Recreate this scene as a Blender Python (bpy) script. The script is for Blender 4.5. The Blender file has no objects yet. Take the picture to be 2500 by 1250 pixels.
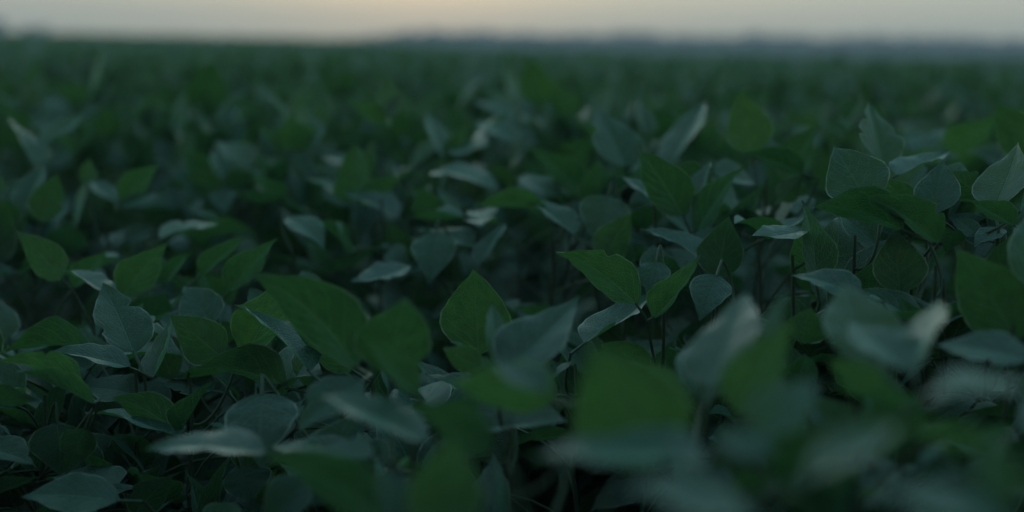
import bpy, math, random
import numpy as np
from mathutils import Matrix, Vector

rnd = random.Random(11)
scene = bpy.context.scene
COL = scene.collection
R = math.radians

# ------------------------------------------------------------------ camera
LENS, SENSOR = 50.0, 36.0
CAM_H, PITCH, ROLL = 0.85, 8.2, 1.15
FOCUS, FSTOP = 1.5, 2.0
F = 2500 * LENS / SENSOR
cam_data = bpy.data.cameras.new('camera')
cam_data.lens = LENS
cam_data.sensor_width = SENSOR
cam_data.clip_start = 0.05
cam_data.clip_end = 6000
cam_data.dof.use_dof = True
cam_data.dof.focus_distance = FOCUS
cam_data.dof.aperture_fstop = FSTOP
cam_data.dof.aperture_blades = 0
cam = bpy.data.objects.new('camera', cam_data)
COL.objects.link(cam)
CAM_M = (Matrix.Translation((0, 0, CAM_H)) @ Matrix.Rotation(R(90 - PITCH), 4, 'X') @ Matrix.Rotation(R(ROLL), 4, 'Z'))
cam.matrix_world = CAM_M
scene.camera = cam
CAM_P = CAM_M.translation.copy()
CAM_I = CAM_M.inverted()

# ------------------------------------------------------------------ sky, sun, exposure
SUN_AZ = -4.0        # degrees right of the viewing direction
SUN_EL = 6.0
world = bpy.data.worlds.new('World')
scene.world = world
world.use_nodes = True
nt = world.node_tree
nt.nodes.clear()
sky = nt.nodes.new('ShaderNodeTexSky')
sky.sky_type = 'NISHITA'
sky.sun_disc = False
sky.sun_elevation = R(SUN_EL)
sky.sun_rotation = R(SUN_AZ)
sky.air_density = 1.0
sky.dust_density = 4.0
sky.ozone_density = 2.0
# a thin even veil of cloud lies over the clear-sky model: warm grey low down, blue-grey overhead
sky_s = nt.nodes.new('ShaderNodeVectorMath'); sky_s.operation = 'SCALE'
sky_s.inputs['Scale'].default_value = 0.065
tcw = nt.nodes.new('ShaderNodeTexCoord')
sepw = nt.nodes.new('ShaderNodeSeparateXYZ')
veil = nt.nodes.new('ShaderNodeValToRGB')
veil.color_ramp.elements[0].position = 0.0
veil.color_ramp.elements[0].color = (3.75, 3.6, 2.85, 1)
veil.color_ramp.elements[1].position = 0.8
veil.color_ramp.elements[1].color = (1.9, 4.5, 5.7, 1)
mid_e = veil.color_ramp.elements.new(0.28)
mid_e.color = (4.7, 7.4, 7.8, 1)
addw = nt.nodes.new('ShaderNodeVectorMath'); addw.operation = 'ADD'
bg = nt.nodes.new('ShaderNodeBackground')
bg.inputs['Strength'].default_value = 0.10
wo = nt.nodes.new('ShaderNodeOutputWorld')
nt.links.new(sky.outputs[0], sky_s.inputs[0])
nt.links.new(tcw.outputs['Generated'], sepw.inputs[0])
nt.links.new(sepw.outputs['Z'], veil.inputs['Fac'])
nt.links.new(sky_s.outputs[0], addw.inputs[0])
# the evening side of the sky is brighter than the side behind the viewer
side = nt.nodes.new('ShaderNodeMapRange')
side.inputs['From Min'].default_value = -1.0
side.inputs['From Max'].default_value = 1.0
side.inputs['To Min'].default_value = 0.2
side.inputs['To Max'].default_value = 1.0
veil_s = nt.nodes.new('ShaderNodeVectorMath'); veil_s.operation = 'SCALE'
nt.links.new(sepw.outputs['Y'], side.inputs['Value'])
nt.links.new(veil.outputs['Color'], veil_s.inputs[0])
nt.links.new(side.outputs[0], veil_s.inputs['Scale'])
nt.links.new(veil_s.outputs[0], addw.inputs[1])
# glow of the low sun behind the haze
sun_v = nt.nodes.new('ShaderNodeVectorMath'); sun_v.operation = 'DOT_PRODUCT'
sun_v.inputs[1].default_value = (math.sin(R(SUN_AZ)) * math.cos(R(SUN_EL)), math.cos(R(SUN_AZ)) * math.cos(R(SUN_EL)), math.sin(R(SUN_EL)))
glow_p = nt.nodes.new('ShaderNodeMath'); glow_p.operation = 'POWER'; glow_p.inputs[1].default_value = 260.0
glow_c = nt.nodes.new('ShaderNodeVectorMath'); glow_c.operation = 'SCALE'
glow_c.inputs[0].default_value = (2.2, 0.9, 0.15)
add2 = nt.nodes.new('ShaderNodeVectorMath'); add2.operation = 'ADD'
nt.links.new(tcw.outputs['Generated'], sun_v.inputs[0])
nt.links.new(sun_v.outputs['Value'], glow_p.inputs[0])
nt.links.new(glow_p.outputs[0], glow_c.inputs['Scale'])
nt.links.new(addw.outputs[0], add2.inputs[0])
nt.links.new(glow_c.outputs[0], add2.inputs[1])
nt.links.new(add2.outputs[0], bg.inputs['Color'])
nt.links.new(bg.outputs[0], wo.inputs['Surface'])

sun_d = bpy.data.lights.new('sun', 'SUN')
sun_d.energy = 0.6
sun_d.angle = R(28)
sun_d.color = (0.93, 1.0, 0.90)
sun = bpy.data.objects.new('sun', sun_d)
COL.objects.link(sun)
sd = Vector((math.sin(R(SUN_AZ)) * math.cos(R(SUN_EL)), math.cos(R(SUN_AZ)) * math.cos(R(SUN_EL)), math.sin(R(SUN_EL))))
sun.rotation_euler = sd.to_track_quat('Z', 'Y').to_euler()

vs = scene.view_settings
vs.view_transform = 'Standard'
vs.look = 'None'
vs.exposure = 0.3
vs.gamma = 1.0
vs.use_curve_mapping = False
scene.cycles.max_bounces = 5
scene.cycles.diffuse_bounces = 2
scene.cycles.glossy_bounces = 2
scene.cycles.transmission_bounces = 4
scene.cycles.volume_bounces = 0
scene.cycles.sample_clamp_indirect = 4


# ------------------------------------------------------------------ helpers
def at(px, py, d):
    """photograph pixel (2500 wide) at depth d metres -> world point"""
    return CAM_M @ Vector(((px - 1250) / F * d, -(py - 625) / F * d, -d))


def project(p):
    q = CAM_I @ p
    d = -q.z
    if d < 0.02:
        return (0, 0, d)
    return (1250 + q.x / d * F, 625 - q.y / d * F, d)


def tag(o, label=None, cat=None, group=None, kind=None):
    if label: o['label'] = label
    if cat: o['category'] = cat
    if group: o['group'] = group
    if kind: o['kind'] = kind
    return o


def link(name, data, parent=None, mtx=None):
    o = bpy.data.objects.new(name, data)
    COL.objects.link(o)
    if parent is not None:
        o.parent = parent
    if mtx is not None:
        o.matrix_local = mtx
    return o


def mesh_np(name, verts, faces, mat, uvs=None, tint=None, smooth=True):
    """verts (n,3), faces (m,4) quads as numpy"""
    me = bpy.data.meshes.new(name)
    verts = np.asarray(verts, dtype=np.float32)
    faces = np.asarray(faces, dtype=np.int32)
    m, k = faces.shape
    me.vertices.add(len(verts)); me.vertices.foreach_set('co', verts.ravel())
    me.loops.add(m * k); me.loops.foreach_set('vertex_index', faces.ravel())
    me.polygons.add(m)
    me.polygons.foreach_set('loop_start', np.arange(0, m * k, k, dtype=np.int32))
    me.polygons.foreach_set('loop_total', np.full(m, k, dtype=np.int32))
    if smooth:
        me.polygons.foreach_set('use_smooth', np.ones(m, dtype=bool))
    if uvs is not None:
        lay = me.uv_layers.new(name='UVMap')
        lay.data.foreach_set('uv', np.asarray(uvs, dtype=np.float32)[faces.ravel()].ravel())
    if tint is not None:
        a = me.attributes.new('tint', 'FLOAT', 'FACE')
        a.data.foreach_set('value', np.asarray(tint, dtype=np.float32))
    me.update(calc_edges=True)
    if mat: me.materials.append(mat)
    return me


# ------------------------------------------------------------------ materials
class NB:
    def __init__(s, name):
        s.m = bpy.data.materials.new(name)
        s.m.use_nodes = True
        s.t = s.m.node_tree
        s.t.nodes.clear()
        s.out = s.t.nodes.new('ShaderNodeOutputMaterial')

    def n(s, typ, **kw):
        nd = s.t.nodes.new(typ)
        for k, v in kw.items(): setattr(nd, k, v)
        return nd

    def put(s, sock, v):
        if isinstance(v, bpy.types.NodeSocket): s.t.links.new(v, sock)
        elif v is not None: sock.default_value = v

    def math(s, op, a, b=None, c=None, clamp=False):
        nd = s.n('ShaderNodeMath', operation=op, use_clamp=clamp)
        for i, v in enumerate((a, b, c)):
            if v is not None: s.put(nd.inputs[i], v)
        return nd.outputs[0]

    def ramp(s, v, lo, hi, a=0.0, b=1.0):
        nd = s.n('ShaderNodeMapRange', interpolation_type='SMOOTHSTEP')
        s.put(nd.inputs[0], v)
        for i, x in enumerate((lo, hi, a, b)): nd.inputs[i + 1].default_value = x
        return nd.outputs[0]

    def mix(s, f, a, b):
        nd = s.n('ShaderNodeMix', data_type='RGBA')
        s.put(nd.inputs[0], f)
        for i, v in ((6, a), (7, b)):
            if isinstance(v, tuple) and len(v) == 3: v = v + (1.0,)
            s.put(nd.inputs[i], v)
        return nd.outputs[2]

    def noise(s, scale, vec=None, detail=3, rough=0.55):
        nd = s.n('ShaderNodeTexNoise')
        nd.inputs['Scale'].default_value = scale
        nd.inputs['Detail'].default_value = detail
        nd.inputs['Roughness'].default_value = rough
        if vec is not None: s.put(nd.inputs['Vector'], vec)
        return nd.outputs[0]


def leaf_material():
    b = NB('soybean_leaf')
    uv = b.n('ShaderNodeUVMap', uv_map='UVMap').outputs[0]
    sep = b.n('ShaderNodeSeparateXYZ'); b.put(sep.inputs[0], uv)
    u = sep.outputs[1]
    av = b.math('ABSOLUTE', b.math('MULTIPLY_ADD', sep.outputs[0], 2.0, -1.0))
    oi = b.n('ShaderNodeObjectInfo').outputs['Random']
    ta = b.n('ShaderNodeAttribute', attribute_name='tint').outputs['Fac']
    rv = b.math('FRACT', b.math('ADD', oi, ta))
    rv2 = b.math('FRACT', b.math('MULTIPLY', rv, 17.31))
    back = b.n('ShaderNodeNewGeometry').outputs['Backfacing']
    # vein pattern
    tcomb = b.n('ShaderNodeCombineXYZ')
    b.put(tcomb.inputs[0], b.math('MULTIPLY', sep.outputs[0], 0.75)); b.put(tcomb.inputs[1], u); b.put(tcomb.inputs[2], b.math('MULTIPLY', rv, 40.0))
    tv = tcomb.outputs[0]
    wob = b.noise(5.0, tv, 2)
    t = b.math('MULTIPLY', b.math('ADD', b.math('SUBTRACT', u, b.math('MULTIPLY', b.math('POWER', av, 1.15), 0.34)), b.math('MULTIPLY', wob, 0.16)), 6.5)
    fr = b.math('ABSOLUTE', b.math('SUBTRACT', b.math('FRACT', t), 0.5))
    lat = b.ramp(fr, 0.02, 0.075, 1.0, 0.0)
    lat = b.math('MULTIPLY', lat, b.ramp(av, 0.75, 1.0, 1.0, 0.2))
    mid = b.ramp(av, 0.015, 0.05, 1.0, 0.0)
    vein = b.math('MAXIMUM', mid, b.math('MULTIPLY', lat, 0.5))
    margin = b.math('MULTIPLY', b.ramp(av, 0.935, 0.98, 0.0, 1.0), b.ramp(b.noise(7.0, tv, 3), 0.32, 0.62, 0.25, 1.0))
    # surface colour
    c1 = b.mix(rv, (0.013, 0.050, 0.026), (0.028, 0.086, 0.042))
    c1 = b.mix(b.ramp(rv2, 0.90, 1.0), c1, (0.078, 0.120, 0.028))
    mott = b.noise(9.0, tv, 4)
    c1 = b.mix(b.math('MULTIPLY', b.ramp(mott, 0.35, 0.75), 0.45), c1, (0.034, 0.082, 0.060))
    c2 = b.mix(rv, (0.022, 0.062, 0.026), (0.034, 0.078, 0.034))
    col = b.mix(back, c1, c2)
    col = b.mix(b.math('MULTIPLY', vein, 0.5), col, (0.10, 0.165, 0.075))
    spots = b.ramp(b.noise(30.0, tv, 2), 0.735, 0.80)
    spots = b.math('MULTIPLY', spots, b.ramp(rv2, 0.5, 0.6))
    col = b.mix(b.math('MULTIPLY', spots, 0.7), col, (0.26, 0.22, 0.14))
    col = b.mix(b.math('MULTIPLY', margin, 0.9), col, (0.52, 0.55, 0.45))  # pale hairy margin, with the light caught by its hairs painted in
    # relief
    fine = b.n('ShaderNodeTexVoronoi', feature='DISTANCE_TO_EDGE'); fine.inputs['Scale'].default_value = 26.0
    b.put(fine.inputs['Vector'], tv)
    fv = b.ramp(fine.outputs['Distance'], 0.0, 0.10)
    h = b.math('ADD', b.math('MULTIPLY', fv, 0.35), b.math('MULTIPLY', b.math('SUBTRACT', 1.0, vein), 1.0))
    h = b.math('ADD', h, b.math('MULTIPLY', mott, 0.8))
    bump = b.n('ShaderNodeBump'); bump.inputs['Strength'].default_value = 0.8; bump.inputs['Distance'].default_value = 0.0015
    b.put(bump.inputs['Height'], h)
    p = b.n('ShaderNodeBsdfPrincipled')
    b.put(p.inputs['Base Color'], col)
    b.put(p.inputs['Roughness'], b.math('ADD', 0.30, b.math('MULTIPLY', mott, 0.24)))
    p.inputs['IOR'].default_value = 1.5
    p.inputs['Specular IOR Level'].default_value = 0.75
    p.inputs['Sheen Weight'].default_value = 0.9
    p.inputs['Sheen Roughness'].default_value = 0.38
    p.inputs['Sheen Tint'].default_value = (0.50, 0.92, 0.80, 1)
    b.put(p.inputs['Normal'], bump.outputs[0])
    tr = b.n('ShaderNodeBsdfTranslucent')
    tc = b.mix(rv, (0.044, 0.160, 0.030), (0.110, 0.290, 0.056))
    tc = b.mix(b.ramp(mott, 0.3, 0.75), b.mix(0.5, tc, (0.012, 0.055, 0.014)), tc)
    tc = b.mix(b.math('MULTIPLY', vein, 0.5), tc, (0.10, 0.24, 0.07))
    b.put(tr.inputs['Color'], tc)
    b.put(tr.inputs['Normal'], bump.outputs[0])
    mx = b.n('ShaderNodeMixShader'); mx.inputs[0].default_value = 0.36
    b.put(mx.inputs[1], p.outputs[0]); b.put(mx.inputs[2], tr.outputs[0])
    b.put(b.out.inputs['Surface'], mx.outputs[0])
    return b.m


def plain_material(name, ca, cb, scale, rough, bump_d=0.002, sheen=0.0):
    b = NB(name)
    tc = b.n('ShaderNodeTexCoord').outputs['Object']
    nz = b.noise(scale, tc, 5)
    col = b.mix(b.ramp(nz, 0.3, 0.72), ca, cb)
    bump = b.n('ShaderNodeBump'); bump.inputs['Strength'].default_value = 0.6; bump.inputs['Distance'].default_value = bump_d
    b.put(bump.inputs['Height'], nz)
    p = b.n('ShaderNodeBsdfPrincipled')
    b.put(p.inputs['Base Color'], col)
    p.inputs['Roughness'].default_value = rough
    p.inputs['Sheen Weight'].default_value = sheen
    b.put(p.inputs['Normal'], bump.outputs[0])
    b.put(b.out.inputs['Surface'], p.outputs[0])
    return b.m


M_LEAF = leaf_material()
M_STEM = plain_material('hairy_stem', (0.026, 0.046, 0.018), (0.045, 0.066, 0.028), 60, 0.7, 0.001, 0.1)
M_STALK = plain_material('hairy_leaf_stalk', (0.028, 0.060, 0.023), (0.048, 0.085, 0.036), 60, 0.6, 0.001, 0.1)
M_SOIL = plain_material('field_soil', (0.012, 0.010, 0.008), (0.026, 0.021, 0.016), 14, 0.95, 0.02)
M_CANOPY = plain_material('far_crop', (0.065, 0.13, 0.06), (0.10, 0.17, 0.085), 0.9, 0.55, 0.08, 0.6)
M_TREE = plain_material('tree_foliage', (0.020, 0.040, 0.016), (0.045, 0.070, 0.026), 0.6, 0.8, 0.05)
M_BARK = plain_material('tree_bark', (0.05, 0.042, 0.034), (0.09, 0.078, 0.062), 5, 0.9, 0.02)

# ------------------------------------------------------------------ leaflet geometry
PU = np.array([0, .03, .08, .15, .24, .35, .47, .60, .72, .82, .90, .96, 1.0])
PW = np.array([.02, .20, .47, .74, .92, 1.0, .935, .755, .535, .335, .175, .065, .0])


def leaflet_arrays(L=1.0, W=0.7, fold=0.25, arch=0.4, wave=0.03, twist=0.0, asym=0.0, seed=0, nu=12, nv=8, notch=()):
    """flat ovate blade -> cupped, arched, waved; base at origin, tip on +X at distance L, upper side +Z"""
    rg = np.random.RandomState(seed)
    us = (1 - np.cos(np.linspace(0, math.pi, nu + 1))) / 2 * 0.5 + np.linspace(0, 1, nu + 1) * 0.5
    vsn = np.linspace(-1, 1, nv + 1)
    U, V = np.meshgrid(us, vsn, indexing='ij')
    half = np.interp(us, PU, PW) * 0.5 * W
    ph = rg.uniform(0, 6.28, 6)
    hl = half * (1 + 0.022 * np.sin(us * 13 + ph[0]) + 0.012 * np.sin(us * 33 + ph[1])) * (1 - asym)
    hr = half * (1 + 0.022 * np.sin(us * 12 + ph[2]) + 0.012 * np.sin(us * 31 + ph[3])) * (1 + asym)
    for (side, u0, dep, wid) in notch:
        g = 1 - dep * np.exp(-((us - u0) / wid) ** 2)
        if side < 0: hl = hl * g
        else: hr = hr * g
    Y = np.where(V < 0, V * hl[:, None], V * hr[:, None])
    A = np.abs(V)
    cup = math.tan(fold)
    Z = np.abs(Y) * cup * (1 - 0.25 * A)
    Z = Z + wave * W * (A ** 1.6) * np.sin(U * (7 + 3 * rg.rand()) + ph[4] + (V > 0) * ph[5]) * (PU[-1] - U * 0.3) * np.minimum(1, U * 6)
    Z = Z + wave * 0.35 * W * np.sin(U * 24 + ph[3]) * A ** 2
    # twist about the midrib
    if twist:
        a = twist * (U - 0.3)
        Y, Z = Y * np.cos(a) - Z * np.sin(a), Y * np.sin(a) + Z * np.cos(a)
    # arch along the length; the bend sits more towards the tip
    k = 40
    s = np.linspace(0, 1, k + 1)
    ang = arch * (0.5 - (0.35 * s + 0.65 * s ** 2))
    cx = np.concatenate([[0], np.cumsum(np.cos((ang[1:] + ang[:-1]) / 2)) / k])
    cz = np.concatenate([[0], np.cumsum(np.sin((ang[1:] + ang[:-1]) / 2)) / k])
    ch = math.hypot(cx[-1], cz[-1]); tilt = math.atan2(cz[-1], cx[-1])
    X0 = np.interp(us, s, cx); Z0 = np.interp(us, s, cz); AN = np.interp(us, s, ang) - tilt
    X0, Z0 = (X0 * math.cos(tilt) + Z0 * math.sin(tilt)) / ch * L, (-X0 * math.sin(tilt) + Z0 * math.cos(tilt)) / ch * L
    PX = X0[:, None] - Z * np.sin(AN)[:, None]
    PZ = Z0[:, None] + Z * np.cos(AN)[:, None]
    verts = np.stack([PX, Y, PZ], -1).reshape(-1, 3)
    uvs = np.stack([V * 0.5 + 0.5, U], -1).reshape(-1, 2)
    i = np.arange(nu)[:, None] * (nv + 1) + np.arange(nv)[None, :]
    i = i.ravel()
    faces = np.stack([i, i + nv + 1, i + nv + 2, i + 1], -1)
    return verts, faces, uvs


def leaflet_mesh(name, **kw):
    v, f, uv = leaflet_arrays(**kw)
    return mesh_np(name, v, f, M_LEAF, uv)


def tube_arrays(pts, rads, n=6):
    pts = [Vector(p) for p in pts]
    vs_, fs_ = [], []
    ref = Vector((0.31, 0.87, 0.21))
    for i, p in enumerate(pts):
        t = (pts[min(i + 1, len(pts) - 1)] - pts[max(i - 1, 0)]).normalized()
        x = t.cross(ref)
        if x.length < 1e-3: x = t.cross(Vector((1, 0, 0)))
        x.normalize(); y = t.cross(x)
        for k in range(n):
            a = 2 * math.pi * k / n
            vs_.append(tuple(p + (x * math.cos(a) + y * math.sin(a)) * rads[i]))
    for i in range(len(pts) - 1):
        for k in range(n):
            fs_.append((i * n + k, i * n + (k + 1) % n, (i + 1) * n + (k + 1) % n, (i + 1) * n + k))
    return np.array(vs_), np.array(fs_)


def tubes_mesh(name, list_of, mat, n=6):
    V, Fc, off = [], [], 0
    for pts, rads in list_of:
        v, f = tube_arrays(pts, rads, n)
        V.append(v); Fc.append(f + off); off += len(v)
    return mesh_np(name, np.concatenate(V), np.concatenate(Fc), mat)


def bez(p0, p1, p2, n=6):
    return [p0 * (1 - t) ** 2 + p1 * 2 * t * (1 - t) + p2 * t * t for t in [i / n for i in range(n + 1)]]


def frame(base, a, n, sx=1.0, sy=1.0):
    """matrix with X along a, Z along n"""
    a = a.normalized(); n = (n - a * n.dot(a)).normalized(); y = n.cross(a)
    m = Matrix((( a.x * sx, y.x * sy, n.x * sx, base.x), (a.y * sx, y.y * sy, n.y * sx, base.y), (a.z * sx, y.z * sy, n.z * sx, base.z), (0, 0, 0, 1)))
    return m


# rows of the crop: they run away to the left
ROW_D = Vector((-0.63, 0.776, 0)).normalized()
ROW_N = Vector((ROW_D.y, -ROW_D.x, 0))
ROW_P0 = Vector((0.20, 0.75, 0))
ROW_S = 0.70


def terrain(x, y):
    x = np.asarray(x, float); y = np.asarray(y, float)
    def ss(a, b, t):
        t = np.clip((t - a) / (b - a), 0, 1); return t * t * (3 - 2 * t)
    ratio = x / np.maximum(y, 1.0)
    rise = 0.78 * ss(25, 130, y) * ss(0.02, -0.16, ratio) * (1 - 0.9 * ss(150, 320, y))
    drop = -0.35 * ss(30, 260, y) * ss(-0.05, 0.2, ratio)
    return rise + drop


# ------------------------------------------------------------------ ground
def build_ground():
    ys = np.concatenate([np.linspace(-6, 40, 47), np.geomspace(42, 3500, 70)])
    xs = np.concatenate([-np.geomspace(2500, 12, 40), np.linspace(-10, 10, 21), np.geomspace(12, 2500, 40)])
    Y, X = np.meshgrid(ys, xs, indexing='ij')
    Z = terrain(X, Y)
    v = np.stack([X, Y, Z], -1).reshape(-1, 3)
    ny, nx = len(ys), len(xs)
    i = (np.arange(ny - 1)[:, None] * nx + np.arange(nx - 1)[None, :]).ravel()
    f = np.stack([i, i + 1, i + nx + 1, i + nx], -1)
    o = link('ground', mesh_np('ground', v, f, M_SOIL))
    tag(o, 'dark brown soil of the field under the crop', 'ground', kind='structure')


build_ground()

# ------------------------------------------------------------------ the leaves one can pick out, read off the photograph
# (base x, base y, tip x, tip y, apparent width px, depth m, side seen, options)
# T: upper side seen, B: underside seen; f fold, c arch, e tip depth difference, d: visible face turned down
H = []
def hero(*a, **k): H.append((a, k))

# left end of the front row, in focus
hero(328, 862, 250, 692, 128, 1.50, 'T', f=.22, c=.15, notch=((1, .30, .30, .035), (-1, .62, .45, .03)))
hero(372, 926, 418, 772, 44, 1.51, 'T', f=.5, c=-.5)
hero(320, 898, 120, 860, 50, 1.47, 'T', f=.3, c=.25, e=-.02)
hero(228, 852, 12, 858, 84, 1.62, 'B', f=.35, c=.6)
hero(215, 905, 40, 872, 60, 1.60, 'T', f=.2, c=.3)
hero(205, 948, -10, 890, 62, 1.40, 'B', f=.3, c=.7)
hero(228, 988, 38, 905, 34, 1.38, 'B', f=.4, c=.2)
hero(546, 876, 414, 768, 120, 1.50, 'B', f=.18, c=.2)
hero(703, 948, 478, 902, 78, 1.46, 'B', f=.45, c=.7)
hero(436, 1068, 207, 1006, 44, 1.42, 'T', f=.25, c=.2)
hero(442, 1062, 268, 968, 92, 1.45, 'B', f=.2, c=.6)
hero(440, 1062, 522, 930, 36, 1.44, 'B', f=.6, c=.2)
hero(640, 962, 637, 1142, 178, 1.34, 'T', f=.12, c=.5, e=-.05)
hero(650, 1108, 357, 1098, 62, 1.13, 'T', f=.2, c=.3, e=.012)
hero(590, 1142, 615, 1232, 120, 1.42, 'T', f=.25, c=.3, e=-.01)
hero(140, 1032, 148, 1162, 140, 1.46, 'T', f=.1, c=.4, e=-.01)
hero(208, 1046, 160, 1162, 88, 1.42, 'B', f=.2, c=.4)
hero(292, 1222, 50, 1212, 96, 1.34, 'T', f=.15, c=.3, e=0)
hero(292, 1182, 84, 1176, 44, 1.44, 'T', f=.2, c=.2)
hero(-5, 1205, 98, 1166, 34, 1.42, 'B', f=.3, c=.3)
hero(322, 1262, 422, 1162, 84, 1.42, 'B', f=.25, c=.4)
hero(-70, 1095, 82, 1136, 78, 1.40, 'T', f=.2, c=.4)
hero(-85, 1005, 106, 982, 52, 1.38, 'B', f=.25, c=.5)
hero(335, 965, 198, 948, 74, 1.56, 'T', f=.2, c=.3)
hero(520, 955, 395, 935, 60, 1.58, 'T', f=.2, c=.3)
hero(470, 880, 500, 770, 40, 1.60, 'T', f=.4, c=.2)
hero(640, 870, 585, 782, 80, 1.62, 'T', f=.3, c=.2)
# centre of the front row
hero(872, 900, 612, 676, 150, 1.24, 'B', f=.22, c=.75)
hero(598, 866, 716, 680, 118, 1.50, 'B', f=.2, c=.2)
hero(756, 908, 572, 745, 58, 1.42, 'T', f=.35, c=.3)
hero(862, 905, 722, 808, 92, 1.45, 'B', f=.2, c=.3)
hero(958, 918, 985, 728, 186, 1.18, 'B', f=.12, c=.5)
hero(1168, 868, 1155, 656, 178, 1.50, 'B', f=.15, c=.2)
hero(1236, 908, 1412, 724, 140, 1.20, 'T', f=.25, c=-.15)
hero(1215, 900, 1200, 742, 74, 1.24, 'T', f=.3, c=.1)
hero(1428, 838, 1590, 716, 58, 1.50, 'T', f=.35, c=-.25)
hero(884, 930, 724, 1056, 96, 1.20, 'T', f=.2, c=.4, e=-.03)
hero(1045, 1080, 766, 962, 84, 1.00, 'T', f=.2, c=.2, e=.02)
hero(1015, 965, 886, 828, 66, 1.04, 'B', f=.25, c=.3)
hero(1175, 900, 1080, 850, 70, 1.30, 'B', f=.2, c=.3)
hero(1350, 985, 1095, 930, 135, 1.0, 'B', f=.15, c=.5, e=-.05)
hero(1335, 955, 1195, 885, 70, 0.86, 'T', f=.2, c=.3)
hero(1605, 1145, 1440, 842, 290, 0.80, 'B', f=.1, c=.5)
hero(1195, 1110, 1010, 985, 110, 0.90, 'B', f=.2, c=.4)
hero(935, 1265, 640, 1118, 125, 0.95, 'B', f=.2, c=.6)
hero(955, 1150, 965, 1300, 96, 0.90, 'T', f=.3, c=.3)
hero(1085, 1310, 1105, 1062, 190, 0.80, 'B', f=.15, c=.4)
hero(1735, 1125, 1288, 1130, 96, 0.74, 'T', f=.15, c=.35, e=.02)
hero(905, 1118, 780, 1094, 52, 1.05, 'T', f=.2, c=.2)
hero(785, 1112, 655, 1092, 28, 1.10, 'T', f=.2, c=.2)
hero(1850, 1272, 1508, 1188, 92, 0.65, 'T', f=.15, c=.3, e=.01)
# near right, out of focus
hero(1742, 942, 1822, 712, 150, 0.98, 'T', f=.12, c=.15, e=.07)
hero(2125, 905, 2062, 688, 190, 1.02, 'T', f=.18, c=.15, e=.07)
hero(2228, 908, 2068, 782, 112, 0.96, 'T', f=.2, c=.1, e=.07)
hero(2228, 908, 2288, 735, 112, 0.96, 'T', f=.2, c=.1, e=.07)
hero(1905, 835, 1915, 712, 44, 0.96, 'T', f=.5, c=.1)
hero(1800, 1015, 1935, 785, 140, 0.90, 'B', f=.15, c=.3)
hero(1850, 1065, 1995, 925, 132, 0.74, 'T', f=.2, c=.3, e=.02)
hero(1885, 1112, 1732, 1062, 74, 0.72, 'T', f=.2, c=.2)
hero(2205, 1000, 1995, 945, 48, 0.88, 'B', f=.2, c=.4)
hero(1978, 1172, 2205, 1036, 90, 0.62, 'T', f=.2, c=.3, e=.012)
hero(2530, 950, 2248, 988, 70, 0.70, 'T', f=.2, c=.3)
hero(2515, 880, 2284, 842, 84, 1.12, 'T', f=.15, c=.3)
hero(2485, 835, 2334, 606, 176, 1.26, 'B', f=.12, c=.3)
hero(2535, 725, 2545, 490, 178, 1.22, 'T', f=.12, c=.3)
hero(2405, 1105, 2190, 1040, 64, 0.65, 'B', f=.2, c=.3)
hero(2430, 1255, 2402, 1036, 100, 0.60, 'B', f=.2, c=.4)
hero(2455, 1275, 2080, 1208, 92, 0.58, 'T', f=.15, c=.3, e=.01)
hero(2150, 960, 2020, 880, 80, 0.92, 'B', f=.2, c=.3)
# the second row where it meets the focus
hero(2125, 505, 2036, 356, 160, 1.50, 'T', f=.15, c=.15)
hero(2280, 524, 2300, 395, 112, 1.50, 'T', f=.25, c=.15)
hero(2425, 512, 2486, 346, 122, 1.50, 'T', f=.22, c=-.2)
hero(2490, 520, 2515, 400, 60, 1.48, 'T', f=.3, c=.1)
hero(2205, 562, 1982, 508, 84, 1.45, 'B', f=.3, c=.6)
hero(2288, 598, 2107, 482, 78, 1.42, 'B', f=.35, c=.6)
hero(2198, 720, 2182, 558, 130, 1.42, 'B', f=.3, c=.2)
hero(2155, 408, 2118, 246, 96, 1.75, 'T', f=.3, c=.1)
hero(2190, 428, 2323, 366, 44, 1.66, 'T', f=.3, c=-.1)
hero(2478, 552, 2348, 487, 52, 1.45, 'B', f=.3, c=.3)
hero(2390, 578, 2334, 532, 44, 1.50, 'T', f=.2, c=.2)
hero(2445, 558, 2378, 604, 46, 1.50, 'T', f=.2, c=.2)
hero(2400, 480, 2310, 420, 80, 1.56, 'B', f=.2, c=.3)
hero(2230, 520, 2150, 430, 70, 1.58, 'B', f=.2, c=.3)
hero(2330, 560, 2310, 620, 70, 1.50, 'B', f=.3, c=.3)
hero(1965, 560, 1832, 574, 36, 1.50, 'T', f=.2, c=-.3)
hero(1992, 690, 1956, 490, 84, 1.48, 'B', f=.25, c=.4)
hero(1836, 378, 1806, 221, 116, 1.95, 'B', f=.2, c=.15)
hero(1915, 445, 1998, 302, 84, 1.92, 'B', f=.3, c=.2)
hero(1962, 425, 1806, 372, 56, 1.86, 'B', f=.3, c=.3)
hero(1905, 492, 1960, 425, 60, 1.84, 'B', f=.3, c=.2)
hero(1670, 530, 1557, 363, 116, 1.75, 'B', f=.2, c=.25)
hero(1722, 602, 1516, 428, 74, 1.80, 'T', f=.3, c=.2)
hero(1532, 418, 1455, 262, 106, 2.10, 'T', f=.22, c=.15)
hero(1640, 402, 1727, 244, 72, 2.25, 'T', f=.25, c=.15)
hero(1700, 565, 1815, 402, 72, 1.75, 'B', f=.25, c=.2)
hero(1702, 505, 1736, 392, 46, 1.82, 'T', f=.4, c=.1)
hero(1752, 682, 1780, 527, 116, 1.60, 'B', f=.2, c=.3)
hero(1718, 634, 1561, 561, 40, 1.64, 'T', f=.3, c=.3)
hero(1557, 744, 1357, 613, 98, 1.50, 'B', f=.22, c=.5)
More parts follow.
